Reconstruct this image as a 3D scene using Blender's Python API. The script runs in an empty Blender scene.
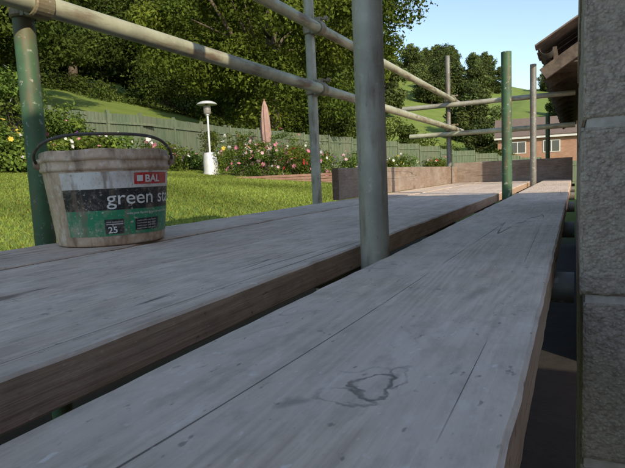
import bpy, math, random
import numpy as np
from mathutils import Vector, Matrix, noise as mnoise
random.seed(7); rng=np.random.default_rng(7)
scn=bpy.context.scene
scn.view_settings.view_transform='Standard'
try: scn.view_settings.look='None'
except Exception: pass
scn.view_settings.exposure=0

# ---------------------------------------------------------------- helpers
def link(o,parent=None):
    scn.collection.objects.link(o)
    if parent is not None: o.parent=parent
    return o
def empty(name,loc=(0,0,0)):
    e=bpy.data.objects.new(name,None); e.location=loc; e.empty_display_size=.1
    return link(e)
def mesh_obj(name,verts,faces,mat=None,smooth=False,parent=None):
    me=bpy.data.meshes.new(name); me.from_pydata([tuple(v) for v in verts],[],faces); me.update()
    if mat: me.materials.append(mat)
    if smooth: me.polygons.foreach_set('use_smooth',[True]*len(me.polygons))
    return link(bpy.data.objects.new(name,me),parent)
def np_mesh(name,co,k,mat,col=None,parent=None,mats=None,midx=None):
    n=co.shape[0]
    me=bpy.data.meshes.new(name)
    me.vertices.add(n*k); me.vertices.foreach_set('co',co.reshape(-1).astype(np.float32))
    me.loops.add(n*k); me.loops.foreach_set('vertex_index',np.arange(n*k,dtype=np.int32))
    me.polygons.add(n); me.polygons.foreach_set('loop_start',np.arange(0,n*k,k,dtype=np.int32))
    for m in (mats or [mat]): me.materials.append(m)
    if midx is not None: me.polygons.foreach_set('material_index',midx.astype(np.int32))
    if col is not None:
        a=me.color_attributes.new('tint','FLOAT_COLOR','POINT')
        c=np.ones((n,k,4),np.float32); c[:,:,:3]=col[:,None,:]
        a.data.foreach_set('color',c.reshape(-1))
    me.update(calc_edges=True)
    return link(bpy.data.objects.new(name,me),parent)

class NT:
    def __init__(s,name):
        s.m=bpy.data.materials.new(name); s.m.use_nodes=True
        s.t=s.m.node_tree; s.t.nodes.clear()
        s.out=s.t.nodes.new('ShaderNodeOutputMaterial')
    def set(s,sock,v):
        if isinstance(v,bpy.types.NodeSocket): s.t.links.new(v,sock)
        elif isinstance(v,bpy.types.Node): s.t.links.new(v.outputs[0],sock)
        else:
            if sock.type=='RGBA' and len(v)==3: v=(*v,1)
            sock.default_value=v
    def math(s,op,a,b=0.,c=0.,clamp=False):
        nd=s.t.nodes.new('ShaderNodeMath'); nd.operation=op; nd.use_clamp=clamp
        s.set(nd.inputs[0],a); s.set(nd.inputs[1],b)
        s.set(nd.inputs[2],c)
        return nd.outputs[0]
    def vmath(s,op,a,b):
        nd=s.t.nodes.new('ShaderNodeVectorMath'); nd.operation=op
        s.set(nd.inputs[0],a); s.set(nd.inputs[1],b)
        return nd.outputs['Value'] if op=='LENGTH' else nd.outputs[0]
    def mix(s,f,a,b,mode='MIX'):
        nd=s.t.nodes.new('ShaderNodeMix'); nd.data_type='RGBA'; nd.blend_type=mode
        s.set(nd.inputs[0],f); s.set(nd.inputs[6],a); s.set(nd.inputs[7],b)
        return nd.outputs[2]
    def mr(s,v,a,b,c=0.,d=1.):
        nd=s.t.nodes.new('ShaderNodeMapRange'); nd.clamp=True
        for i,x in enumerate((v,a,b,c,d)): s.set(nd.inputs[i],x)
        return nd.outputs[0]
    def noise(s,vec,scale=1.,detail=2.,rough=.5,dist=0.,out=0):
        nd=s.t.nodes.new('ShaderNodeTexNoise')
        if vec is not None: s.set(nd.inputs['Vector'],vec)
        nd.inputs['Scale'].default_value=scale; nd.inputs['Detail'].default_value=detail
        nd.inputs['Roughness'].default_value=rough; nd.inputs['Distortion'].default_value=dist
        return nd.outputs[out]
    def co(s,scale=(1,1,1),kind='Object',rand=True):
        tc=s.t.nodes.new('ShaderNodeTexCoord'); v=tc.outputs[kind]
        if rand:
            oi=s.t.nodes.new('ShaderNodeObjectInfo')
            r=s.math('MULTIPLY',oi.outputs['Random'],37.)
            vm=s.t.nodes.new('ShaderNodeVectorMath'); s.set(vm.inputs[0],v); s.set(vm.inputs[1],r); v=vm.outputs[0]
        return s.scale(v,scale)
    def scale(s,v,scale):
        vm=s.t.nodes.new('ShaderNodeVectorMath'); vm.operation='MULTIPLY'
        s.set(vm.inputs[0],v); vm.inputs[1].default_value=scale
        return vm.outputs[0]
    def finish(s,color,rough=.7,height=None,bstr=.5,bdist=.002,metal=0.,spec=.4,transl=None):
        p=s.t.nodes.new('ShaderNodeBsdfPrincipled')
        s.set(p.inputs['Base Color'],color); s.set(p.inputs['Roughness'],rough); s.set(p.inputs['Metallic'],metal)
        p.inputs['Specular IOR Level'].default_value=spec
        if height is not None:
            b=s.t.nodes.new('ShaderNodeBump'); s.set(b.inputs['Height'],height)
            b.inputs['Strength'].default_value=bstr; b.inputs['Distance'].default_value=bdist
            s.t.links.new(b.outputs[0],p.inputs['Normal'])
        o=p.outputs[0]
        if transl:
            df=s.t.nodes.new('ShaderNodeBsdfDiffuse'); s.set(df.inputs[0],color)
            t=s.t.nodes.new('ShaderNodeBsdfTranslucent'); s.set(t.inputs[0],color)
            mx=s.t.nodes.new('ShaderNodeMixShader'); mx.inputs[0].default_value=transl
            s.t.links.new(df.outputs[0],mx.inputs[1]); s.t.links.new(t.outputs[0],mx.inputs[2]); o=mx.outputs[0]
            s.t.nodes.remove(p)
        s.t.links.new(o,s.out.inputs[0])
        return s.m

# ---------------------------------------------------------------- materials
def mat_wood(name,light=(.78,.62,.48),dark=(.50,.385,.29),marks=1.,rings_at=(),blots=(),k=1.):
    m=NT(name); co=m.co()
    vo=m.t.nodes.new('ShaderNodeTexVoronoi'); m.set(vo.inputs['Vector'],m.scale(co,(4.4,1.5,4.4))); vo.inputs['Scale'].default_value=1
    kd=vo.outputs['Distance']
    kn=m.mr(kd,.0,.42,1.,0.); kn=m.math('POWER',kn,3.)
    n1=m.noise(m.scale(co,(8,.5,8)),1,1,.45)
    ring=m.math('ADD',n1,m.math('MULTIPLY',kn,.22))
    rings=m.math('SINE',m.math('MULTIPLY',ring,190.)); rings=m.mr(rings,-1,1)
    fib=m.noise(m.scale(co,(260,7,260)),1,3,.65)
    stain=m.noise(m.scale(co,(9,4.5,9)),1,6,.68)
    stain2=m.noise(m.scale(co,(3.4,1.5,3.4)),1,4,.6)
    scuff=m.noise(m.scale(co,(38,17,38)),1,5,.7)
    grain=m.math('ADD',m.math('MULTIPLY',rings,.24),m.math('MULTIPLY',fib,.85))
    K=lambda c: tuple(x*k for x in c)
    base=m.mix(m.mr(grain,.3,.85),dark,light)
    base=m.mix(m.mr(stain,.40,.62,0.,.7),base,K((.74,.62,.51)))
    base=m.mix(m.mr(stain2,.46,.68,0.,.5),base,K((.40,.315,.24)))
    base=m.mix(m.mr(scuff,.50,.68,0.,.5),base,K((.34,.27,.21)))
    base=m.mix(m.mr(scuff,.42,.30,0.,.5),base,K((.82,.73,.63)))
    knc=m.mr(kd,.035,.07,1.,0.)
    base=m.mix(m.math('MULTIPLY',knc,.75),base,(.15,.10,.07))
    cn=m.noise(m.scale(co,(13,.30,13)),1,1.5,.5)
    crack=m.mr(m.math('ABSOLUTE',m.math('SUBTRACT',cn,.5)),.0008,.003,1.,0.)
    crack=m.math('MULTIPLY',crack,m.mr(stain2,.47,.52))
    base=m.mix(m.math('MULTIPLY',crack,.75),base,(.07,.055,.045))
    sq=m.noise(m.scale(co,(19,9,19)),1,2.2,.5,.6)
    sqg=m.mr(m.math('ABSOLUTE',m.math('SUBTRACT',sq,.5)),.002,.022,1.,0.)
    sqg=m.math('MULTIPLY',sqg,m.mr(stain,.58,.68))
    base=m.mix(m.math('MULTIPLY',sqg,.5*marks),base,(.15,.12,.10))
    spk=m.noise(m.scale(co,(120,60,120)),1,2,.6)
    base=m.mix(m.mr(spk,.68,.73,0.,.5),base,(.82,.77,.70))
    base=m.mix(m.mr(spk,.33,.27,0.,.6),base,(.18,.14,.11))
    # end grain / sawn sides coloured darker and browner than the walked-on faces
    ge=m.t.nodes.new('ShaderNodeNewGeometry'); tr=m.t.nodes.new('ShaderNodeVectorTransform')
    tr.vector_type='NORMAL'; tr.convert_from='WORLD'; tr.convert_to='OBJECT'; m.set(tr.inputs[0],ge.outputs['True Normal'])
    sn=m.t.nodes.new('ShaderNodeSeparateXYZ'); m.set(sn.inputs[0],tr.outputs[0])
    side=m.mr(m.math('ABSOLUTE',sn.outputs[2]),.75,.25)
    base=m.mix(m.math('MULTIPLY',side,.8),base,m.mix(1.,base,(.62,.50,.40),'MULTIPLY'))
    if rings_at or blots:
        tc=m.t.nodes.new('ShaderNodeTexCoord'); o=tc.outputs['Object']
        nv=m.noise(o,34,3,.6,0,1); wob=m.vmath('MULTIPLY',m.vmath('SUBTRACT',nv,(.5,.5,.5)),(.026,.04,0))
        p=m.vmath('ADD',o,wob)
        for (cx,cy,rx,ry,wd,st) in rings_at:
            l=m.vmath('LENGTH',m.scale(m.vmath('SUBTRACT',p,(cx,cy,0)),(1/rx,1/ry,0)),(0,0,0))
            q=m.mr(m.math('ABSOLUTE',m.math('SUBTRACT',l,1.)),wd*.3,wd,1.,0.)
            q=m.math('MULTIPLY',q,m.mr(scuff,.38,.52,.15,1.))
            base=m.mix(m.math('MULTIPLY',q,st),base,(.15,.12,.10))
        for (cx,cy,rx,ry,st) in blots:
            l=m.vmath('LENGTH',m.scale(m.vmath('SUBTRACT',p,(cx,cy,0)),(1/rx,1/ry,0)),(0,0,0))
            base=m.mix(m.math('MULTIPLY',m.mr(l,.4,1.1,1.,0.),st),base,(.22,.175,.14))
    h=m.math('ADD',grain,m.math('ADD',m.math('MULTIPLY',crack,-1.2),m.math('MULTIPLY',scuff,.5)))
    return m.finish(base,m.mr(stain,.3,.7,.85,.62),h,.8,.0016,spec=.3)
def mat_simple(name,c1,c2,scale=20,rough=.7,bump=.3,bd=.002,detail=4,metal=0.,spec=.4,stretch=(1,1,1),lo=.35,hi=.65,rand=True):
    m=NT(name); n=m.noise(m.co(stretch,rand=rand),scale,detail,.6)
    return m.finish(m.mix(m.mr(n,lo,hi),c1,c2),rough,n,bump,bd,metal,spec)
def mat_tube(name,base,rust=.25,base2=None,paint=False):
    m=NT(name); co=m.co()
    a=m.noise(co,9,5,.65); b=m.noise(co,60,3,.6); c=m.noise(m.scale(co,(6,6,1.2)),5,5,.6)
    d=m.noise(m.scale(co,(1,1,.25)),220,2,.6)
    col=m.mix(m.mr(a,.35,.65),base,base2 or tuple(x*.7 for x in base))
    col=m.mix(m.mr(b,.6,.7,0.,.6),col,(.55,.53,.46))
    col=m.mix(m.mr(c,.56-.1*rust,.68,0.,.8),col,(.17,.10,.055))
    col=m.mix(m.mr(d,.33,.22,0.,.65),col,(.08,.07,.06))
    return m.finish(col,m.mr(a,.3,.7,.45,.68) if not paint else .6,b,.3,.001,0. if paint else .2,.5)
def mat_leaf(name,col,var=.5,tr=.35):
    m=NT(name)
    at=m.t.nodes.new('ShaderNodeAttribute'); at.attribute_name='tint'
    c=m.mix(1.,at.outputs['Color'],col,'MULTIPLY')
    return m.finish(c,.55,spec=.3,transl=tr)

ox,oy=-.1415,2.28
M_board=mat_wood('scaffold_board_wood')
M_board1=mat_wood('scaffold_board_wood_marked',rings_at=[(-.108-ox,.288-oy,.010,.017,.17,.75),(-.118-ox,.266-oy,.017,.009,.16,.5),(-.096-ox,.306-oy,.005,.020,.26,.45)],
    blots=[(-.139-ox,.252-oy,.007,.011,.55),(-.09-ox,.55-oy,.010,.04,.3),(-.20-ox,.36-oy,.008,.025,.25)])
M_toe=mat_wood('toe_board_wood_shaded',(.32,.23,.165),(.18,.125,.09),.3,k=.5)  # shade on the toe boards is put into this darkened wood colour
M_galv=mat_tube('galvanised_tube',(.46,.45,.36),.4,(.30,.29,.23))
M_galvd=mat_tube('dull_galvanised_tube',(.22,.22,.20),.5,(.15,.145,.125))
M_galv2=mat_tube('weathered_tube',(.50,.50,.35),.4,(.33,.33,.23))
M_green=mat_tube('green_painted_tube',(.065,.155,.07),.7,(.05,.095,.05),True)
M_clamp=mat_tube('coupler_steel',(.28,.25,.16),1.0,(.2,.16,.09))
M_bark=mat_simple('bark',(.07,.05,.035),(.14,.11,.08),6,.9,.8,.03,stretch=(1,1,.25))
M_leafA=mat_leaf('leaf_oak',(.074,.115,.022))
M_leafB=mat_leaf('leaf_woodland',(.052,.086,.022))
M_leafC=mat_leaf('leaf_shrub',(.088,.155,.035))
M_leafD=mat_leaf('leaf_far',(.066,.10,.036),.4,.25)

# ---------------------------------------------------------------- terrain
def sst(a,b,x):
    t=np.clip((x-a)/(b-a),0,1); return t*t*(3-2*t)
def ground_z(x,y):
    x=np.asarray(x,float); y=np.asarray(y,float); u=-x
    z=-.78+.1*np.clip(u,0,13.5)
    z=z+.31*np.maximum(0,u-17)-.31*.7*np.maximum(0,u-85)
    z=z-.035*np.clip(y-24,0,20)*sst(14,4,u)
    z=z+.19*np.maximum(0,y-72)-.12*np.maximum(0,y-230)
    d=sst(2.95,2.6,u)*sst(14,12,y)
    return z*(1-d)+(-1.65)*d
def gz(x,y): return float(ground_z(x,y))
def axis(lo,hi,n,c,k=4.2):
    f=lambda v: np.arcsinh((v-c)/k)
    s=np.linspace(f(lo),f(hi),n); return c+k*np.sinh(s)
xs=axis(-700,600,320,-3); ys=axis(-400,900,300,6)
X,Y=np.meshgrid(xs,ys); Z=ground_z(X,Y)
nx,ny=len(xs),len(ys)
V=np.stack([X,Y,Z],-1).reshape(-1,3)
idx=np.arange(nx*ny).reshape(ny,nx)
F=np.stack([idx[:-1,:-1],idx[:-1,1:],idx[1:,1:],idx[1:,:-1]],-1).reshape(-1,4)
m=NT('grass_ground'); co=m.co(rand=False)
n1=m.noise(co,.35,4,.6); n2=m.noise(co,6,4,.7)
c=m.mix(m.mr(n1,.35,.65),(.14,.20,.038),(.20,.245,.055))
c=m.mix(m.mr(n2,.35,.7,0.,.5),c,(.09,.14,.03))
sx=m.t.nodes.new('ShaderNodeSeparateXYZ'); m.set(sx.inputs[0],co)
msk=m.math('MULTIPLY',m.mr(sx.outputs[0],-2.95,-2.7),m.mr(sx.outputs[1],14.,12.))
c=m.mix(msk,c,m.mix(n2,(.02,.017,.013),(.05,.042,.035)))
M_ground=m.finish(c,.9,n2,.4,.03,spec=.2)
g=mesh_obj('ground',V,F.tolist(),M_ground,True)

def grass(n,x0,x1,y0,y1,name):
    x=rng.uniform(x0,x1,n); y=rng.uniform(y0,y1,n)
    z=ground_z(x,y)-.004
    h=rng.uniform(.02,.05,n); w=rng.uniform(.004,.008,n)*(1+.10*np.hypot(x,y)); a=rng.uniform(0,6.28,n)
    lx=rng.normal(0,.02,n); ly=rng.normal(0,.02,n)
    co=np.zeros((n,3,3))
    co[:,0]=np.stack([x-np.cos(a)*w,y-np.sin(a)*w,z],-1)
    co[:,1]=np.stack([x+np.cos(a)*w,y+np.sin(a)*w,z],-1)
    co[:,2]=np.stack([x+lx,y+ly,z+h],-1)
    pat=1+.18*np.sin(x*1.3+np.sin(y*.9)*2)+.14*np.sin(y*2.1+x*.7)
    b=(rng.uniform(.65,1.35,n)*pat)[:,None]; col=np.clip(b*np.array([[1,1,1]])+rng.normal(0,.08,(n,3)),.2,2)
    m=mat_leaf('lawn_grass',(.215,.265,.055),.5,.35)
    return np_mesh(name,co,3,m,col)
grass(300000,-13.2,-3.0,-1,26,'lawn_grass')

# ---------------------------------------------------------------- solids
def box_vf(c,s,rot=None):
    v=[Vector((sx*s[0]/2,sy*s[1]/2,sz*s[2]/2)) for sx in(-1,1) for sy in(-1,1) for sz in(-1,1)]
    if rot is not None: v=[rot@q for q in v]
    v=[q+Vector(c) for q in v]
    f=[(0,1,3,2),(4,6,7,5),(0,4,5,1),(2,3,7,6),(0,2,6,4),(1,5,7,3)]
    return v,f
def merge(parts):
    V=[];F=[]
    for v,f in parts:
        o=len(V); V+=list(v); F+=[tuple(i+o for i in q) for q in f]
    return V,F
def boxes(name,lst,mat,parent=None,bevel=0):
    V,F=merge([box_vf(*b) for b in lst])
    o=mesh_obj(name,V,F,mat,False,parent)
    if bevel:
        b=o.modifiers.new('b','BEVEL'); b.width=bevel; b.segments=2; b.limit_method='ANGLE'
    return o
def tube_vf(pts,rad,seg=20,cap=True):
    pts=[Vector(p) for p in pts]; rad=rad if hasattr(rad,'__len__') else [rad]*len(pts)
    V=[];F=[]
    t0=(pts[1]-pts[0]).normalized(); up=Vector((0,0,1)) if abs(t0.z)<.9 else Vector((1,0,0))
    nrm=(up-up.dot(t0)*t0).normalized()
    for i,p in enumerate(pts):
        t=(pts[min(i+1,len(pts)-1)]-pts[max(i-1,0)]).normalized()
        nrm=(nrm-nrm.dot(t)*t).normalized(); b=t.cross(nrm)
        for k in range(seg):
            a=2*math.pi*k/seg; V.append(p+(nrm*math.cos(a)+b*math.sin(a))*rad[i])
    for i in range(len(pts)-1):
        for k in range(seg):
            k2=(k+1)%seg; F.append((i*seg+k,i*seg+k2,(i+1)*seg+k2,(i+1)*seg+k))
    if cap: F.append(tuple(range(seg))[::-1]); F.append(tuple((len(pts)-1)*seg+k for k in range(seg)))
    return V,F
def scaffold_tube(name,a,b,mat,r=.02415):
    a=Vector(a); b=Vector(b); L=(b-a).length; seg=32; nseg=8
    prof=[(r-.004,.05),(r-.004,.0),(r,.0)]+[(r,L*i/nseg) for i in range(1,nseg)]+[(r,L),(r-.004,L),(r-.004,L-.05)]
    V=[];F=[]
    for (q,z) in prof:
        for k in range(seg):
            t=2*math.pi*k/seg; V.append((q*math.cos(t),q*math.sin(t),z))
    for i in range(len(prof)-1):
        for k in range(seg):
            k2=(k+1)%seg; F.append((i*seg+k,i*seg+k2,(i+1)*seg+k2,(i+1)*seg+k))
    F.append(tuple(range(seg))); F.append(tuple((len(prof)-1)*seg+k for k in range(seg))[::-1])
    o=mesh_obj(name,V,F,mat,True)
    md=o.modifiers.new('e','EDGE_SPLIT'); md.split_angle=math.radians(50)
    o.location=a; o.rotation_euler=(b-a).to_track_quat('Z','Y').to_euler()
    return o
def coupler(p_pole,p_rail,ax_rail,name='scaffold_coupler'):
    P=Vector(p_pole); R=Vector(p_rail); ax=Vector(ax_rail).normalized(); zz=Vector((0,0,1))
    parts=[]
    def band(c,a,w,r0):
        a=a.normalized()
        prof=[(-w/2,r0),(-w/2,r0+.005),(-w/2+.004,r0+.008),(w/2-.004,r0+.008),(w/2,r0+.005),(w/2,r0)]
        up=zz if abs(a.z)<.9 else Vector((1,0,0)); n=(up-up.dot(a)*a).normalized(); b=a.cross(n); S=24
        V=[c+a*q[0]+(n*math.cos(2*math.pi*k/S)+b*math.sin(2*math.pi*k/S))*q[1] for q in prof for k in range(S)]
        F=[(i*S+k,i*S+(k+1)%S,(i+1)*S+(k+1)%S,(i+1)*S+k) for i in range(len(prof)-1) for k in range(S)]
        parts.append((V,F))
    band(P,zz,.05,.0245); band(R,ax,.05,.0245)
    d=(R-P); dn=d.normalized(); mid=(P+R)/2
    rot=Matrix((dn,zz.cross(dn),zz)).transposed()
    parts.append(box_vf(mid,(.012,.052,.052),rot))
    side=zz.cross(dn)
    parts.append(box_vf(P+side*.036,(.032,.022,.034),rot))
    parts.append(tube_vf([P+side*.038-dn*.045,P+side*.038+dn*.04],.006,10))
    parts.append(tube_vf([P+side*.038-dn*.05,P+side*.038-dn*.036],.0115,6))
    parts.append(box_vf(R+zz*.036,(.032,.034,.022),rot))
    parts.append(tube_vf([R+zz*.038-dn*.03,R+zz*.038+dn*.05],.006,10))
    parts.append(tube_vf([R+zz*.038+dn*.032,R+zz*.038+dn*.046],.0115,6))
    V,F=merge(parts)
    return mesh_obj(name,V,F,M_clamp)

def board(name,x0,x1,y0,y1,ztop,th,mat,seed=0,warp=.002):
    L=y1-y0; W=x1-x0; n=max(8,int(L/.025)); r=.0028
    prof=[]; nxs=14
    for i in range(nxs+1): prof.append((r+(W-2*r)*i/nxs,0.))
    prof+= [(W,-r),(W,-th/2),(W,-th+r),(W-r,-th),(W/2,-th),(r,-th),(0,-th+r),(0,-th/2),(0,-r)]
    V=[];F=[];K=len(prof)
    cx,cy=(x0+x1)/2,(y0+y1)/2
    for j in range(n+1):
        y=y0+L*j/n
        ex1=(mnoise.noise(Vector((seed*7.1,y*3.,1)))*warp+mnoise.noise(Vector((seed*3.1,y*22.,5)))*.0012)
        ex0=(mnoise.noise(Vector((seed*9.3,y*3.,9)))*warp+mnoise.noise(Vector((seed*5.7,y*22.,3)))*.0012)
        for (px,pz) in prof:
            t=px/W; xx=px+ex1*t+ex0*(1-t); zz=pz
            if pz>-th*.4:
                zz+=.0009*mnoise.noise(Vector((px*30+seed*11,y*1.5,0)))
                e=min(px,W-px)
                if e<.02: zz-=(.0026*max(0,mnoise.noise(Vector((seed*4+px*5,y*11,2))))+.0012*max(0,mnoise.noise(Vector((seed*4,y*45,2)))))*(1-e/.02)
            V.append((x0+xx-cx,y-cy,zz))
    for j in range(n):
        for k in range(K):
            k2=(k+1)%K; F.append((j*K+k2,j*K+k,(j+1)*K+k,(j+1)*K+k2))
    F.append(tuple(range(K))); F.append(tuple(n*K+k for k in range(K))[::-1])
    o=mesh_obj(name,V,F,mat,True); o.location=(cx,cy,ztop)
    md=o.modifiers.new('e','EDGE_SPLIT'); md.split_angle=math.radians(32)
    return o

H=-.125; TH=.040
DE=5.46
board('scaffold_board',-.257,-.026,-.9,DE,H,TH,M_board1,1,.001)
xl=[-.343,-.586,-.831,-1.078]
for i in range(3):
    board('scaffold_board',xl[i+1]+.003,xl[i]-.002,-.9,DE,H+(0,-.002,.001)[i],TH,M_board,i+2,.0015)
def vboard(name,p0,p1,z0,z1,th,mat,seed):
    o=board(name,-(z1-z0)/2,(z1-z0)/2,0,(Vector(p1)-Vector(p0)).length,th/2,th,mat,seed)
    d=(Vector(p1)-Vector(p0)).normalized(); zz=Vector((0,0,1))
    R=Matrix((zz,d,zz.cross(d))).transposed().to_4x4()
    mid=(Vector(p0)+Vector(p1))/2; R.translation=Vector((mid.x,mid.y,(z0+z1)/2))
    o.location=(0,0,0); o.matrix_world=R
    return o
vboard('toe_board',(-1.100,2.46,0),(-1.100,5.48,0),H+.003,.040,.036,M_toe,11)
vboard('toe_board',(-1.10,5.53,0),(-.02,5.53,0),H-.03,.075,.036,M_toe,12)

XO=-1.160; XI=-.300
def pole(x,y,zt,mat): return scaffold_tube('scaffold_pole',(x,y,-1.66),(x,y,zt),mat)
pole(XO-.005,.868,1.5,M_green)
pole(XI,.835,1.4,M_galv)
pole(XO,2.40,1.5,M_galv)
pole(XI,2.78,.555,M_green)
pole(XO,5.56,1.15,M_galvd)
pole(XI,4.62,.80,M_galvd)
pole(-.29,6.9,.62,M_green)
XR=XO+.050
zl,zu=.424,.712
scaffold_tube('guard_rail',(XR,-1.6,zl),(XR,6.0,zl),M_galv2)
scaffold_tube('guard_rail',(XR,-1.6,zu),(XR,6.1,zu-.005),M_galv2)
scaffold_tube('guard_rail',(-1.62,5.50,zu-.055),(.0,5.50,zu-.055),M_galv)
scaffold_tube('guard_rail',(-1.55,5.50,zl-.055),(.0,5.50,zl-.055),M_galv2)
for y in (.868,2.40,5.56):
    for z in (zl,zu): coupler((XO,y,z),(XR,y,z),(0,1,0))
for x in (XO+.05,XI+.05):
    scaffold_tube('scaffold_ledger',(x,-1.6,H-TH-.078),(x,6.0,H-TH-.078),M_galvd)
for y in (-.5,.91,1.75,2.72,3.7,4.69,5.4):
    scaffold_tube('scaffold_transom',(-1.30,y,H-TH-.026),(.0,y,H-TH-.026),M_galvd)
coupler((XI,2.78,H-TH-.078),(XI+.05,2.78,H-TH-.078),(0,1,0))
coupler((XO,.868,H-TH-.078),(XO+.05,.868,H-TH-.078),(0,1,0))
scaffold_tube('scaffold_tube',(XO-.06,.50,.94),(XO-.06,1.05,.52),M_galv2)

# ---------------------------------------------------------------- bucket
BX,BY=-.937,.868
bk=empty('grout_bucket',(BX,BY,H+.002)); bk.scale=(.93,.93,.955)
m=NT('bucket_plastic'); co=m.co(rand=False)
a=m.noise(co,14,5,.65); b=m.noise(co,70,4,.6); cc=m.noise(m.scale(co,(1,1,.3)),30,5,.65)
c=m.mix(m.mr(a,.35,.65),(.66,.50,.36),(.48,.34,.23))
c=m.mix(m.mr(b,.52,.66,0.,.75),c,(.72,.64,.54)); c=m.mix(m.mr(cc,.50,.64,0.,.8),c,(.22,.15,.10))
M_bp=m.finish(c,.55,b,.5,.003,spec=.35)
def mat_label(name,col,dirt=.5):
    m=NT(name); co=m.co(rand=False)
    a=m.noise(co,22,6,.74); b=m.noise(co,130,3,.65); s=m.noise(m.scale(co,(1,1,.15)),45,4,.6)
    c=m.mix(m.mr(a,.48,.66,0.,dirt),col,(.46,.38,.29)); c=m.mix(m.mr(b,.60,.68,0.,min(1,dirt*1.3)),c,(.64,.57,.49))
    c=m.mix(m.mr(s,.57,.67,0.,dirt),c,(.24,.165,.115)); c=m.mix(m.mr(b,.36,.30,0.,dirt),c,(.16,.12,.09))
    return m.finish(c,.45,a,.2,.001)
M_lw=mat_label('label_white',(.74,.73,.69),.7); M_lk=mat_label('label_black',(.025,.028,.028),.45)
M_lg=mat_label('label_green',(.03,.27,.13),.65); M_lr=mat_label('label_red',(.6,.03,.03),.35)
M_ink=mat_label('label_ink_white',(.82,.82,.79),.15)
def rad(z): return .121+(.1395-.121)*z/.165
prof=[(.0,.004),(.112,.004),(.116,.0),(.1195,.001),(.121,.004)]+[(rad(z),z) for z in np.linspace(.01,.163,8)]+[(.1435,.165),(.1450,.168),(.1445,.172),(.1425,.174),(.1428,.184),(.1462,.186),(.1468,.190),(.1462,.194),(.1438,.196),(.1440,.203),(.1425,.2075),(.1400,.2070),(.1385,.202),(.136,.165),(.128,.105)]
S=96; V=[];F=[]
for (r,z) in prof:
    for k in range(S):
        t=2*math.pi*k/S; q=1+.004*math.sin(2*t+.6)+.002*math.sin(5*t)
        V.append((r*q*math.cos(t),r*q*math.sin(t),z+(.0012*math.sin(7*t+1) if z>.18 else 0)))
for i in range(len(prof)-1):
    for k in range(S):
        F.append((i*S+k,i*S+(k+1)%S,(i+1)*S+(k+1)%S,(i+1)*S+k))
b=mesh_obj('body',V,F,M_bp,True,bk); e=b.modifiers.new('e','EDGE_SPLIT'); e.split_angle=math.radians(55)
V=[(.128*math.cos(2*math.pi*k/S),.128*math.sin(2*math.pi*k/S),.105+.003*math.sin(k*.4)) for k in range(S)]+[(0,0,.11)]
mesh_obj('dried_grout',V,[(k,(k+1)%S,S) for k in range(S)],mat_simple('dried_grout',(.3,.29,.27),(.42,.4,.37),30,.9,.8,.01),True,bk)
PH=math.radians(-42.2)
def wrap(x,z,off):
    t=PH+x/.131; q=1+.004*math.sin(2*t+.6)+.002*math.sin(5*t); r=rad(z)*q+off
    return (r*math.cos(t),r*math.sin(t),z)
def patch(name,x0,x1,z0,z1,off,mat,rag=0):
    n=max(2,int((x1-x0)/.003)); V=[];F=[]
    for i in range(n+1):
        x=x0+(x1-x0)*i/n
        V+= [wrap(x+(rag*mnoise.noise(Vector((z0+(z1-z0)*j/4*9,j*.7,1))) if i==0 else 0),z0+(z1-z0)*j/4,off) for j in range(5)]
    for i in range(n):
        for j in range(4): F.append((i*5+j,(i+1)*5+j,(i+1)*5+j+1,i*5+j+1))
    return mesh_obj(name,V,F,mat,True,bk)
xa=-.104; xb=.30
patch('label_top',xa,xb,.124,.160,.0006,M_lw,.003)
patch('label_dark_band',xa,xb,.078,.1238,.0006,M_lk,.003)
patch('label_green_band',xa,xb,.022,.0778,.0006,M_lg,.003)
patch('label_logo',.052,.155,.131,.156,.0011,M_lr)
patch('label_badge',-.016,.026,.026,.058,.0011,M_lk)
patch('label_badge_frame',-.013,.023,.0465,.048,.0016,M_ink)
patch('label_small_panel',.052,.120,.030,.056,.0011,M_lk)
def text(s,x,z,size,mat,off,name,sx=1.,bold=0.):
    cu=bpy.data.curves.new('txt','FONT'); cu.body=s; cu.size=size; cu.offset=bold
    cu.resolution_u=6
    o=bpy.data.objects.new('txt',cu); scn.collection.objects.link(o)
    bpy.context.view_layer.update(); dg=bpy.context.evaluated_depsgraph_get()
    me=bpy.data.meshes.new_from_object(o.evaluated_get(dg))
    vs=[wrap(x+v.co.x*sx,z+v.co.y,off) for v in me.vertices]; fs=[tuple(p.vertices) for p in me.polygons]
    bpy.data.objects.remove(o)
    return mesh_obj(name,vs,fs,mat,False,bk)
text('green star',-.008,.0895,.042,M_ink,.0018,'label_title',1.14,.0002)
text('BAL',.077,.1355,.022,M_ink,.0018,'label_logo_text',1.15,.0006)
patch('label_logo_mark',.058,.072,.137,.150,.0018,M_ink)
text('25',-.010,.0285,.0190,M_ink,.0018,'label_badge_number',1.1,.0004)
text('YEAR GUARANTEE',-.012,.0505,.0042,M_ink,.0018,'label_badge_text')
text('wide joint flexible grout for walls and floors',.032,.0665,.0075,M_ink,.0018,'label_subtitle')
for i in range(4): text('mould resistant  water repellent',.056,.050-.0058*i,.0042,M_ink,.0018,'label_small_text')
M_wire=mat_tube('handle_wire',(.12,.11,.10),.8,(.07,.065,.06))
e2=Vector((math.cos(PH-.1),math.sin(PH-.1),0)); e1=Vector((-e2.y,e2.x,0)); R0=.152; al=math.radians(19)
pts=[]
for i in range(41):
    t=math.pi*i/40
    p=Vector((0,0,.184))+e1*(-math.cos(t)*R0)+(e2*math.cos(al)+Vector((0,0,math.sin(al))))*(math.sin(t)**.8*.148)
    p.z+=.008*math.sin(t)*math.sin(t*2.5)+.012*(1-math.cos(t))*math.sin(t); pts.append(p)
V,F=tube_vf(pts,.0034,10); mesh_obj('handle',V,F,M_wire,True,bk)
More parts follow.
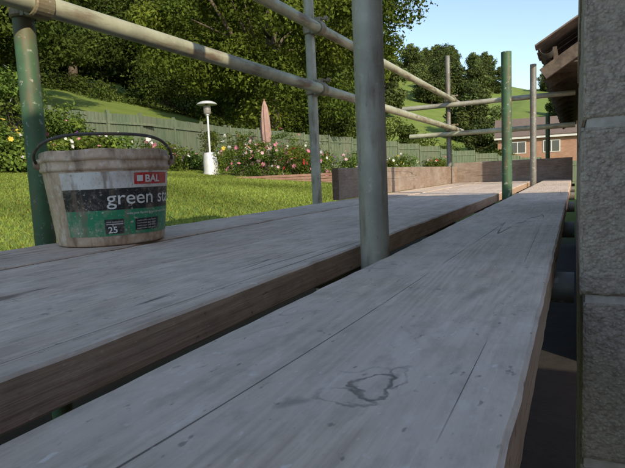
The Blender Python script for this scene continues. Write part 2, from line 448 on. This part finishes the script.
for s in(-1,1):
    V,F=tube_vf([e1*s*.140+Vector((0,0,.184)),e1*s*.158+Vector((0,0,.184))],[.014,.010],16); mesh_obj('handle_ear',V,F,M_bp,True,bk)

# ---------------------------------------------------------------- block wall
m=NT('concrete_block'); co=m.co(rand=True)
a=m.noise(co,9,4,.6); b=m.noise(co,110,4,.7)
vo=m.t.nodes.new('ShaderNodeTexVoronoi'); m.set(vo.inputs['Vector'],co); vo.inputs['Scale'].default_value=210
c=m.mix(m.mr(a,.35,.65),(.42,.355,.27),(.55,.465,.365)); c=m.mix(m.mr(b,.42,.66,0.,.75),c,(.24,.195,.15))
c=m.mix(m.mr(vo.outputs['Distance'],.1,.35,.5,0.),c,(.66,.59,.49))
hh=m.math('ADD',b,m.math('MULTIPLY',vo.outputs['Distance'],-.6))
M_block=m.finish(c,.95,hh,.9,.003,spec=.2)
M_mort=mat_simple('mortar',(.48,.43,.36),(.64,.58,.50),60,.95,.8,.003)
bw=empty('block_wall',(0,0,0))
def block(x0,x1,y0,y1,z0,z1,seed,fine=True,parent=bw):
    V=[];F=[]
    def face(o,u,v,lu,lv,nrm,st):
        nu=max(2,int(lu/st)); nv=max(2,int(lv/st)); base=len(V)
        for j in range(nv+1):
            for i in range(nu+1):
                p=o+u*(lu*i/nu)+v*(lv*j/nv)
                dd=(mnoise.noise(p*120+Vector((seed,0,0)))*.0008+mnoise.noise(p*45+Vector((seed,3,0)))*.0010+mnoise.noise(p*260)*.0006) if fine else 0
                ed=min(i/nu*lu,(1-i/nu)*lu,j/nv*lv,(1-j/nv)*lv)
                dd-=max(0,.0035-ed)*(.9+mnoise.noise(p*70)*.6)
                V.append(p+nrm*dd)
        for j in range(nv):
            for i in range(nu):
                k=base+j*(nu+1)+i; F.append((k,k+1,k+nu+2,k+nu+1))
    X=Vector((1,0,0));Yv=Vector((0,1,0));Zv=Vector((0,0,1))
    face(Vector((x0,y0,z0)),X,Zv,x1-x0,z1-z0,-Yv,.0035 if fine else .03)
    face(Vector((x0,y1,z0)),-Yv,Zv,y1-y0,z1-z0,-X,.006 if fine else .05)
    face(Vector((x1,y0,z0)),Yv,Zv,y1-y0,z1-z0,X,.04)
    face(Vector((x1,y1,z0)),-X,Zv,x1-x0,z1-z0,Yv,.04)
    face(Vector((x0,y0,z1)),X,Yv,x1-x0,y1-y0,Zv,.04)
    face(Vector((x0,y1,z0)),X,-Yv,x1-x0,y1-y0,-Zv,.04)
    return mesh_obj('block',V,F,M_block,True,parent)
YW=.760; XW=.006
zj=-.179-.225*6
k=0; WL=1.34
while zj<1.95:
    z0=zj+.010 ; z1=zj+.225
    ye=YW+WL
    ys0=[YW,YW+.44,YW+.89] if k%2 else [YW,YW+.215,YW+.665,YW+1.115]
    for i,y0 in enumerate(ys0):
        y1=(ys0[i+1]-.01) if i<len(ys0)-1 else ye
        jx=(.000,.002,.0005,.003)[k%4]
        block(XW+jx+(.003 if z1<-.17 else 0),XW+.215,y0+(0 if i else (.0,.0015,.001)[k%3]),y1,z0,z1,k*3+i,fine=(i==0 and -.9<z0<.7))
    zj+=.225;k+=1
boxes('mortar',[((XW+.1095,YW+WL/2+.0005,.17),(.205,WL-.006,3.55))],M_mort,bw)

# ---------------------------------------------------------------- house beside the scaffold
def mat_brickwall(name,c1,c2,mc,scale=1.):
    m=NT(name); tc=m.t.nodes.new('ShaderNodeTexCoord')
    sp=m.t.nodes.new('ShaderNodeSeparateXYZ'); m.set(sp.inputs[0],tc.outputs['Object'])
    cb=m.t.nodes.new('ShaderNodeCombineXYZ'); m.set(cb.inputs[0],m.math('ADD',sp.outputs[0],sp.outputs[1])); m.set(cb.inputs[1],sp.outputs[2])
    br=m.t.nodes.new('ShaderNodeTexBrick'); m.set(br.inputs['Vector'],cb.outputs[0]); br.inputs['Scale'].default_value=scale
    br.inputs['Brick Width'].default_value=.225; br.inputs['Row Height'].default_value=.075; br.inputs['Mortar Size'].default_value=.006
    m.set(br.inputs['Color1'],c1); m.set(br.inputs['Color2'],c2); m.set(br.inputs['Mortar'],mc)
    n=m.noise(m.co(rand=False),3,5,.6)
    c=m.mix(m.mr(n,.3,.7,0.,.4),br.outputs[0],tuple(x*.6 for x in c1))
    return m.finish(c,.9,br.outputs[1],-.5,.01)
M_brick=mat_brickwall('red_brick',(.30,.12,.07),(.38,.17,.10),(.40,.36,.31))
M_tile=mat_simple('roof_tile',(.10,.075,.06),(.22,.17,.13),14,.9,.5,.006)
M_fascia=mat_simple('fascia_timber',(.06,.045,.035),(.13,.10,.075),20,.8,.3)
M_glass=NT('window_glass').finish((.02,.025,.03),.06,spec=.8)
M_white=mat_simple('white_paint',(.60,.60,.58),(.5,.5,.48),9,.5,.1)
hs=empty('tiled_house',(0,0,0)); YH=4.55; DZ=.20; LH=7.3; YC=YH+LH/2
boxes('wall',[((2.63,YC+.2,-.40),(5.2,LH-.2,2.5))],M_brick,hs)
boxes('fascia',[((-.145,YC+.1,.665+DZ),(.024,LH-.1,.13))],M_fascia,hs)
boxes('soffit',[((-.055,YC+.1,.605+DZ),(.156,LH-.15,.012))],M_fascia,hs)
pit=math.radians(33); tl=[]
for r in range(10):
    for cidx in range(int(LH/.168)):
        y=YH+cidx*.168; s=-.04+r*.30; L=.40
        jit=.02 if cidx==0 else 0
        cx=-.235+math.cos(pit)*(s+L/2); cz=.715+DZ+math.sin(pit)*(s+L/2)+.012
        R=Matrix.Rotation(-pit+.035,3,'Y')@Matrix.Rotation(random.gauss(0,.012+jit*2),3,'X')@Matrix.Rotation(random.gauss(0,.008+jit*3),3,'Z')
        tl.append(((cx+random.gauss(0,.006+jit),y+random.gauss(0,.002+jit),cz+random.gauss(0,.003+jit*.2)),(L,.163,.012),R))
boxes('roof_tiles',tl,M_tile,hs,.002)
rf=[]
for i in range(12):
    y=YH+.08+i*.6; rf.append(((1.05,y,1.375+DZ-.03),(3.05,.045,.09),Matrix.Rotation(-pit,3,'Y')))
boxes('rafters',rf,M_fascia,hs)
V,F=merge([box_vf((1.05,YC+.1,1.415+DZ),(3.1,LH-.2,.008),Matrix.Rotation(-pit,3,'Y'))]); mesh_obj('roofing_felt',V,F,mat_simple('felt',(.03,.03,.03),(.06,.055,.05),20),False,hs)
V=[]
for j,y in enumerate((YH-.05,YH+LH)):
    for k in range(13):
        t=math.pi+math.pi*k/12; V.append((-.200+.045*math.cos(t),y,.69+DZ+.045*math.sin(t)))
F=[(k,k+1,13+k+1,13+k) for k in range(12)]
gm=mesh_obj('gutter',V,F,mat_simple('gutter_plastic',(.03,.03,.03),(.07,.06,.05),20,.5,.1),True,hs); sm=gm.modifiers.new('s','SOLIDIFY'); sm.thickness=.004
hx=empty('unseen_shade_block',(0,0,0))  # unseen building added beside and behind the camera, sized to shade the deck
boxes('wall',[((3.7,-4.0,-.05),(5.0,9.3,3.2))],M_brick,hx)
boxes('shade_block_top',[((3.7,-4.0,1.60),(5.1,9.4,.10))],M_fascia,hx)

# ---------------------------------------------------------------- foliage
def leaf_cloud(centers,radii,per,size,squash=.75,shell=.55,colvar=.34,up=.5):
    cs=np.repeat(np.asarray(centers),per,0); rs=np.repeat(np.asarray(radii),per)
    n=len(cs)
    d=rng.normal(size=(n,3)); d/=np.linalg.norm(d,axis=1)[:,None]
    rr=rs*(shell+(1-shell)*rng.random(n)**.6)*(1+.18*rng.normal(size=n)).clip(.5,1.5)
    p=cs+d*rr[:,None]*np.array([1,1,squash])
    nr=d+rng.normal(size=(n,3))*.7+np.array([0,0,up]); nr/=np.linalg.norm(nr,axis=1)[:,None]
    t=np.cross(nr,rng.normal(size=(n,3))); t/=np.linalg.norm(t,axis=1)[:,None]; b=np.cross(nr,t)
    s=size*rng.uniform(.6,1.35,n)[:,None]
    co=np.zeros((n,4,3)); co[:,0]=p-t*s; co[:,1]=p-b*s*.5+t*s*.1; co[:,2]=p+t*s; co[:,3]=p+b*s*.5+t*s*.1
    cl=np.repeat(rng.uniform(1-colvar,1+colvar,len(centers)),per)
    cy=np.repeat(rng.uniform(0,.6,len(centers)),per)[:,None]
    v=(cl*rng.uniform(.6,1.4,n))[:,None]*np.array([[1,1,1]])
    v=v*(1+(rng.random(n)[:,None]*.5+cy)*np.array([[.6,.22,0]]))
    return co,v
def limbs(base,h,rt,targets,seed,lean=(0,0)):
    rnd=random.Random(seed); parts=[]
    B=Vector(base); pts=[];rs=[]
    for i in range(7):
        t=i/6; pts.append(B+Vector((lean[0]*t+rnd.gauss(0,.08)*h*.06,lean[1]*t+rnd.gauss(0,.08)*h*.06,h*t))); rs.append(rt*(1.25 if i==0 else 1)*(1-.75*t))
    parts.append(tube_vf(pts,rs,12))
    for c in targets:
        c=Vector(c); k=rnd.choice([2,3,3,4,4,5]); a=pts[k]; mid=(a+c)/2+Vector((rnd.gauss(0,.3),rnd.gauss(0,.3),rnd.uniform(-.3,.5)))
        parts.append(tube_vf([a,(a+mid)/2,mid,(mid+c)/2,c],[rs[k]*.55,rs[k]*.42,rs[k]*.3,rs[k]*.18,.02],6))
    return merge(parts)
def crown(cx,cy,cz,rx,ry,rz,n,r0,r1,seed,lowcut=-.9):
    rg=np.random.default_rng(seed); C=[];R=[]
    while len(C)<n:
        d=rg.normal(size=3); d/=np.linalg.norm(d); k=.45+.55*rg.random()**.5
        if d[2]<lowcut: continue
        wob=1+.22*math.sin(d[0]*5+seed)+.15*math.cos(d[1]*6+seed*2)
        C.append((cx+d[0]*rx*k*wob,cy+d[1]*ry*k*wob,cz+d[2]*rz*k*(1+.12*math.sin(d[0]*8)))); R.append(rg.uniform(r0,r1))
    return C,R
def make_tree(name,loc,h,rx,rz,nclump,per,leaf,mat,seed,r0=.8,r1=1.6,trunk=.35,cz=None):
    e=empty(name,loc); cz=cz or h-rz
    C,R=crown(0,0,cz,rx,rx,rz,nclump,r0,r1,seed)
    co,v=leaf_cloud(C,R,per,leaf)
    np_mesh('foliage',co,4,mat,v,e)
    V,F=limbs((0,0,-.3),cz+rz*.2,trunk,C[:14],seed); mesh_obj('trunk',V,F,M_bark,True,e)
    return e
def dup(e,name,loc,rz,sc,parent=None):
    n=empty(name,loc)
    if parent is not None: n.parent=parent
    n.rotation_euler=(0,0,rz); n.scale=(sc[0],sc[0],sc[1])
    for c in e.children: link(bpy.data.objects.new(c.name.split('.')[0],c.data),n)
    return n
def P(x,y): return (x,y,gz(x,y)-.1)

oak=make_tree('oak_tree',P(-15.4,26.6),14.4,5.9,6.6,115,950,.105,M_leafA,3,.8,1.7,.5)
tA=make_tree('woodland_tree',P(-34,22.),15.5,6.6,7.0,95,620,.16,M_leafB,5,1.0,1.9,.4)
tB=make_tree('woodland_tree',P(-36.,12.),15,6.2,7.0,95,620,.16,M_leafB,8,1.0,1.9,.4)
for (s,x,y,r,a,b_) in [(tA,-54,46,1.3,1.5,1.45),(tB,-48,56,2.2,1.5,1.4),(tA,-30,7,4.0,.95,.9),(tB,-38,58,.6,1.6,1.5),(tA,-24,41,2.6,1.1,1.1),(tB,-34,0,3.3,1.1,1.),(tB,-60,36,.2,1.6,1.5),(tA,-31,60,5.2,1.6,1.4)]:
    dup(s,'woodland_tree',P(x,y),r,(a,b_))
far_e=make_tree('field_tree',(-16,96,gz(-16,96)-.4),9,4.2,4.4,46,300,.26,M_leafD,21,1.0,1.8,.25)
wood=empty('distant_woodland',(0,0,0))
rr=random.Random(4)
for i in range(62):
    d=rr.uniform(95,240); a=rr.uniform(-.62,.10)
    x=math.sin(a)*d; y=math.cos(a)*d
    if y<85 or (x>-24 and y<120): continue
    s=rr.uniform(.8,1.3)*(1 if x<-22 else .72); dup(far_e,'tree',(x,y,gz(x,y)-.4),rr.uniform(0,6),(s,s),wood)
for i in range(40):
    x=rr.uniform(-120,-62); y=rr.uniform(5,110); s=rr.uniform(1.3,2.1)
    dup(far_e,'tree',(x,y,gz(x,y)-.4),rr.uniform(0,6),(s,s),wood)
for i in range(9):
    x=-12+i*1.9+rr.uniform(-.6,.6); y=rr.uniform(70,84); s=rr.uniform(.42,.62)
    dup(far_e,'tree',(x,y,gz(x,y)-.2),rr.uniform(0,6),(s,s),wood)
hc=[];hr=[]
ln=[(-60,16),(-56,26),(-49,37),(-43,45),(-34,53),(-24,60)]
for i in range(150):
    t=rr.random()*5; k=int(t); f=t-k; x=ln[k][0]*(1-f)+ln[k+1][0]*f+rr.gauss(0,1.2); y=ln[k][1]*(1-f)+ln[k+1][1]*f+rr.gauss(0,1.2)
    hc.append((x,y,gz(x,y)+rr.random()**1.3*7)); hr.append(rr.uniform(1.1,2.1))
co,v=leaf_cloud(hc,hr,330,.17); np_mesh('woodland_scrub',co,4,M_leafB,v)

def bush(name,x,y,w,d,h,n,per,leaf,mat,flowers=(),fl=0,seed=1,fsize=.035,r=(.15,.3)):
    rg=np.random.default_rng(seed); z=gz(x,y)
    C=np.stack([rg.normal(0,.38,n).clip(-1,1)*w/2*1.2,rg.normal(0,.38,n).clip(-1,1)*d/2*1.2,(.12+.88*rg.random(n))*h*.85],-1)
    e=empty(name,(x,y,z))
    co,v=leaf_cloud(C,rg.uniform(r[0],r[1],n),per,leaf,.9,.3)
    co[:,:,2]=np.maximum(co[:,:,2],.0)
    np_mesh('foliage',co,4,mat,v,e)
    parts=[tube_vf([(c[0]*.2,c[1]*.2,-.05),(c[0]*.6,c[1]*.6,c[2]*.6),tuple(c)],[.012,.008,.004],5) for c in C[:16]]
    V,F=merge(parts); mesh_obj('stems',V,F,M_bark,False,e)
    if fl:
        pick=rg.integers(0,n,fl); c0=C[pick]; dd=rg.normal(size=(fl,3)); dd/=np.linalg.norm(dd,axis=1)[:,None]; dd[:,2]=abs(dd[:,2])*.8
        fc=c0+dd*r[1]*1.2
        co=[];mi=[]
        for q in range(fl):
            nn=Vector(dd[q]).normalized(); a=nn.orthogonal().normalized(); b=nn.cross(a); s=fsize*rg.uniform(.6,1.3); mt=rg.integers(0,len(flowers))
            p=Vector(fc[q])
            for k in range(6):
                t=k*math.pi/3; u=a*math.cos(t)+b*math.sin(t); w2=a*math.cos(t+1.57)+b*math.sin(t+1.57)
                co.append([p,p+u*s*.6+w2*s*.4+nn*s*.3,p+u*s+nn*s*.35,p+u*s*.6-w2*s*.4+nn*s*.3]); mi.append(mt)
        np_mesh('flowers',np.array([[tuple(c) for c in qd] for qd in co]),4,None,None,e,list(flowers),np.array(mi))
    return e
def petal(n,c): return NT('petal_'+n).finish(c,.6,spec=.2,transl=.3)
PK=petal('pink',(.60,.22,.29));WH=petal('white',(.68,.66,.62));RD=petal('red',(.45,.05,.05));YL=petal('yellow',(.66,.5,.08));PP=petal('purple',(.3,.12,.36));LP=petal('light_pink',(.64,.42,.44))
sd=100
for (x,y,w,h,fl,cols,mt) in [(-9.0,13.3,1.0,.9,40,(PK,WH),M_leafC),(-8.5,13.8,1.1,1.25,45,(PK,LP),M_leafA),(-7.9,13.4,1.1,1.0,45,(WH,LP,PK),M_leafC),(-7.2,13.6,1.0,.95,36,(PK,RD),M_leafA),(-6.6,13.9,.9,.75,30,(WH,PK),M_leafC),
    (-9.9,15.0,1.2,1.5,14,(PK,WH),M_leafA),(-8.9,15.6,1.4,1.7,18,(RD,PK),M_leafC),(-7.8,15.4,1.3,1.2,24,(WH,PK),M_leafA),
    (-10.6,14.2,1.0,1.6,6,(WH,),M_leafA),(-6.0,14.6,.9,.8,24,(LP,WH),M_leafC)]:
    sd+=1; bush('rose_bush',x,y,w,w,h,30,80,.032,mt,cols,fl,sd,.055,(.12,.26))
rr=random.Random(9)
pts=[(-12.1,13.5),(-12.6,17),(-12.7,20.5),(-11.9,24.),(-10.8,27.5),(-9.6,30.5),(-7.6,33.6),(-5.2,36.5)]
for i,(x,y) in enumerate(pts):
    for k in range(2):
        sd+=1; bush('border_shrub',x+rr.uniform(-.2,.9),y+rr.uniform(-1.2,1.2)+k*1.6,rr.uniform(1.2,2.0),1.2,rr.uniform(.6,1.2),32,80,.05,M_leafC if k else M_leafA,((PK,WH),(WH,YL),(RD,LP),(PP,WH))[i%4],20,sd,.08,(.2,.4))
for (x,y,w,h,fl,cols,mt) in [(-12.4,8.0,1.6,1.0,50,(YL,),M_leafC),(-12.2,9.0,1.5,.8,40,(YL,WH),M_leafC),(-12.3,6.9,1.5,1.1,40,(YL,),M_leafC),
   (-13.6,8.2,2.0,2.6,10,(YL,WH),M_leafA),(-13.5,9.6,1.8,2.9,10,(WH,),M_leafC),(-13.4,10.9,1.5,2.0,10,(PK,),M_leafC),(-13.9,6.5,2.2,3.1,10,(WH,),M_leafA),(-12.5,11.4,1.4,1.0,20,(WH,PP),M_leafC),(-12.3,10.3,1.4,.9,26,(WH,PK),M_leafA),(-12.9,5.2,1.8,2.2,8,(YL,),M_leafC)]:
    sd+=1; bush('border_plant',x,y,w,w,h,46,110,.06,mt,cols,fl,sd,.055,(.2,.42))
hc=[];hr=[]
for i in range(105):
    t=rr.random()
    a=[(-16.6,22),(-16.0,27),(-13.5,31.5),(-10,38.5),(-5,43.5)]
    k=min(int(t*4),3); f=t*4-k; x=a[k][0]*(1-f)+a[k+1][0]*f+rr.gauss(0,.5); y=a[k][1]*(1-f)+a[k+1][1]*f+rr.gauss(0,.5)
    hh=(2.6,3.4,3.0,1.8)[k]
    hc.append((x,y,gz(x,y)+rr.uniform(.3,hh))); hr.append(rr.uniform(.6,1.0))
co,v=leaf_cloud(hc,hr,420,.10); np_mesh('hedge',co,4,M_leafB,v)

# ---------------------------------------------------------------- fence
m=NT('fence_timber'); co=m.co(rand=False)
a=m.noise(m.scale(co,(3,3,.5)),3,4,.6); b=m.noise(m.scale(co,(1,1,.2)),1.1,3,.6)
c=m.mix(m.mr(a,.35,.65),(.075,.105,.062),(.13,.155,.095)); c=m.mix(m.mr(b,.45,.65,0.,.45),c,(.15,.14,.10))
M_fence=m.finish(c,.9,a,.4,.01)
def fence(poly,name,h=1.8):
    parts=[]
    for (x0,y0),(x1,y1) in zip(poly[:-1],poly[1:]):
        L=math.hypot(x1-x0,y1-y0); n=int(L/.125); ang=math.atan2(y1-y0,x1-x0); R=Matrix.Rotation(ang,3,'Z')
        for i in range(n):
            t=(i+.5)/n; x=x0+(x1-x0)*t; y=y0+(y1-y0)*t
            pt=(math.floor(i/15)+.5)*15/n; pt=min(pt,1); zb=gz(x0+(x1-x0)*pt,y0+(y1-y0)*pt)
            Rs=R@Matrix.Rotation(.12,3,'Z')
            parts.append(box_vf((x,y,zb+h/2+random.gauss(0,.006)),(.135,.014,h),Rs))
            if i%15==0: parts.append(box_vf((x,y,zb+h/2+.03),(.1,.1,h+.12),R))
            if i%15==7:
                for zz in(.35,1.5): parts.append(box_vf((x+.04*math.sin(ang),y-.04*math.cos(ang),zb+zz),(1.85,.04,.08),R))
    V,F=merge(parts); return mesh_obj(name,V,F,M_fence)
fence([(-14.6,2.0),(-14.3,9.0),(-13.4,14.0),(-13.9,20.),(-13.0,25.5),(-11.,31.),(-7.5,36.8),(-2.,42.5),(5,48.)],'garden_fence')

# ---------------------------------------------------------------- garden furniture
hx_,hy_=-9.80,13.05; hz=gz(hx_,hy_)
ph=empty('patio_heater',(hx_,hy_,hz))
M_steel=mat_simple('heater_steel',(.62,.61,.58),(.74,.73,.70),8,.35,.05,metal=.3)
def lathe(name,prof,mat,parent,S=32,smooth=True):
    V=[(r*math.cos(2*math.pi*k/S),r*math.sin(2*math.pi*k/S),z) for r,z in prof for k in range(S)]
    F=[(i*S+k,i*S+(k+1)%S,(i+1)*S+(k+1)%S,(i+1)*S+k) for i in range(len(prof)-1) for k in range(S)]
    o=mesh_obj(name,V,F,mat,smooth,parent); e=o.modifiers.new('e','EDGE_SPLIT'); e.split_angle=.8; return o
lathe('base',[(.0,.0),(.24,.0),(.24,.06),(.215,.07),(.215,.40),(.19,.62),(.17,.66),(.03,.68),(.0,.68)],M_steel,ph)
lathe('post',[(.03,.66),(.03,1.75),(.06,1.76),(.06,1.80)],M_steel,ph)
lathe('burner',[(.0,1.79),(.10,1.80),(.11,1.82),(.11,2.02),(.07,2.06),(.04,2.07),(.04,2.12)],mat_simple('burner_mesh',(.1,.09,.08),(.3,.28,.25),40,.5,.4),ph)
lathe('reflector_dome',[(.30,2.07),(.305,2.08),(.25,2.13),(.14,2.17),(.0,2.19)],M_steel,ph)
px_,py_=-8.75,14.6; pz=gz(px_,py_)
pr=empty('closed_parasol',(px_,py_,pz))
lathe('pole',[(.02,0),(.02,2.35),(.03,2.36),(.0,2.42)],mat_simple('parasol_pole',(.2,.12,.07),(.3,.2,.12),8),pr,12)
S=36;V=[];F=[]
zs=[1.05,1.1,1.35,1.6,1.9,2.15,2.34]; rs=[.09,.12,.14,.13,.115,.08,.025]
for z,r in zip(zs,rs):
    for k in range(S):
        t=2*math.pi*k/S; q=r*(1+.25*math.cos(8*t+z*1.5)); V.append((q*math.cos(t),q*math.sin(t),z))
for i in range(len(zs)-1):
    for k in range(S): F.append((i*S+k,i*S+(k+1)%S,(i+1)*S+(k+1)%S,(i+1)*S+k))
mesh_obj('canopy',V,F,mat_simple('parasol_fabric',(.28,.17,.145),(.36,.23,.19),5,.9,.2),True,pr)
e=empty('brick_planter',(0,0,0)); lst=[]
for row in range(5):
    for i in range(20):
        x2=-8.3+ (i*.235+(row%2)*.117)*.82; y2=12.35+ (i*.235+(row%2)*.117)*.30
        lst.append(((x2,y2,gz(-6.2,13.)-.08+row*.075),(.215,.105,.065),Matrix.Rotation(.35,3,'Z')@Matrix.Rotation(random.gauss(0,.02),3,'Y')))
boxes('bricks',lst,mat_simple('old_brick',(.22,.11,.075),(.30,.18,.13),5,.9,.4),e,.004)

# ---------------------------------------------------------------- neighbouring house
M_nroof=mat_simple('neighbour_roof',(.13,.095,.08),(.19,.145,.115),3,.9,.6,.05,stretch=(1,6,6))
def gable_house(name,cx,cy,rot,L,W,zf,he,hr,brick):
    e=empty(name,(cx,cy,zf)); e.rotation_euler=(0,0,rot)
    V=[(-L/2,-W/2,-2),(L/2,-W/2,-2),(L/2,W/2,-2),(-L/2,W/2,-2),(-L/2,-W/2,he),(L/2,-W/2,he),(L/2,W/2,he),(-L/2,W/2,he),(-L/2,0,hr),(L/2,0,hr)]
    F=[(0,1,5,4),(2,3,7,6),(1,2,6,9,5),(3,0,4,8,7)]
    mesh_obj('walls',V,F,brick,False,e)
    a=math.atan2(hr-he,W/2); sl=(W/2+.5)/math.cos(a)
    for s in(-1,1):
        c=(0,s*(W/4+.25),hr-(sl/2)*math.sin(a)+.08)
        boxes('roof',[(c,(L+.7,sl,.12),Matrix.Rotation(-s*a,3,'X'))],M_nroof,e)
    boxes('fascia',[((0,-W/2-.46,he-.34),(L+.7,.04,.2)),((0,W/2+.46,he-.34),(L+.7,.04,.2))],M_white,e)
    wl=[];gl=[]
    for x in(-L*.33,-L*.05,L*.28):
        wl+= [((x,-W/2-.02,he-1.35),(1.7,.08,1.3))]; gl+=[((x-.4,-W/2-.07,he-1.35),(.68,.03,1.1)),((x+.4,-W/2-.07,he-1.35),(.68,.03,1.1))]
    boxes('window_frames',wl,M_white,e); boxes('window_panes',gl,M_glass,e)
    boxes('chimney',[((L*.2,0,hr+.4),(.8,.6,1.4))],brick,e)
    return e
M_brick2=mat_brickwall('orange_brick',(.30,.15,.09),(.38,.20,.125),(.34,.3,.26))
gable_house('brick_bungalow',-2.0,66,.10,12,7,.9,2.6,4.5,M_brick2)
gable_house('brick_bungalow',13,72,-.1,12,8,1.2,2.7,5.3,M_brick2)

# ---------------------------------------------------------------- light
el=math.radians(27); az=math.radians(127)
sd_=Vector((math.sin(az)*math.cos(el),math.cos(az)*math.cos(el),math.sin(el)))
sun=bpy.data.lights.new('sun','SUN'); sun.energy=5; sun.angle=math.radians(.5); sun.color=(1,.88,.68)
so=link(bpy.data.objects.new('sun',sun)); so.rotation_euler=sd_.to_track_quat('Z','Y').to_euler(); so.location=(5,-5,8)
w=bpy.data.worlds.new('World'); scn.world=w; w.use_nodes=True; nt=w.node_tree
bg=nt.nodes['Background']; sky=nt.nodes.new('ShaderNodeTexSky'); sky.sky_type='NISHITA'; sky.sun_disc=False
sky.sun_elevation=el; sky.sun_rotation=az; sky.air_density=1.0; sky.dust_density=.6; sky.ozone_density=1.2
hs_=nt.nodes.new('ShaderNodeHueSaturation'); hs_.inputs['Saturation'].default_value=.95; hs_.inputs['Value'].default_value=1.55
nt.links.new(sky.outputs[0],hs_.inputs['Color']); nt.links.new(hs_.outputs[0],bg.inputs[0]); bg.inputs[1].default_value=.15

# ---------------------------------------------------------------- camera
dy=Vector((262.5,69,-530)).normalized(); up=Vector((-225,4926,530)); up=(up-up.dot(dy)*dy).normalized(); xx=dy.cross(up)
R=Matrix((xx,dy,up))
cam=bpy.data.cameras.new('camera'); cam.sensor_width=36; cam.lens=36*530/625; cam.clip_start=.02; cam.clip_end=3000
cob=link(bpy.data.objects.new('camera',cam)); cob.matrix_world=R.to_4x4(); scn.camera=cob
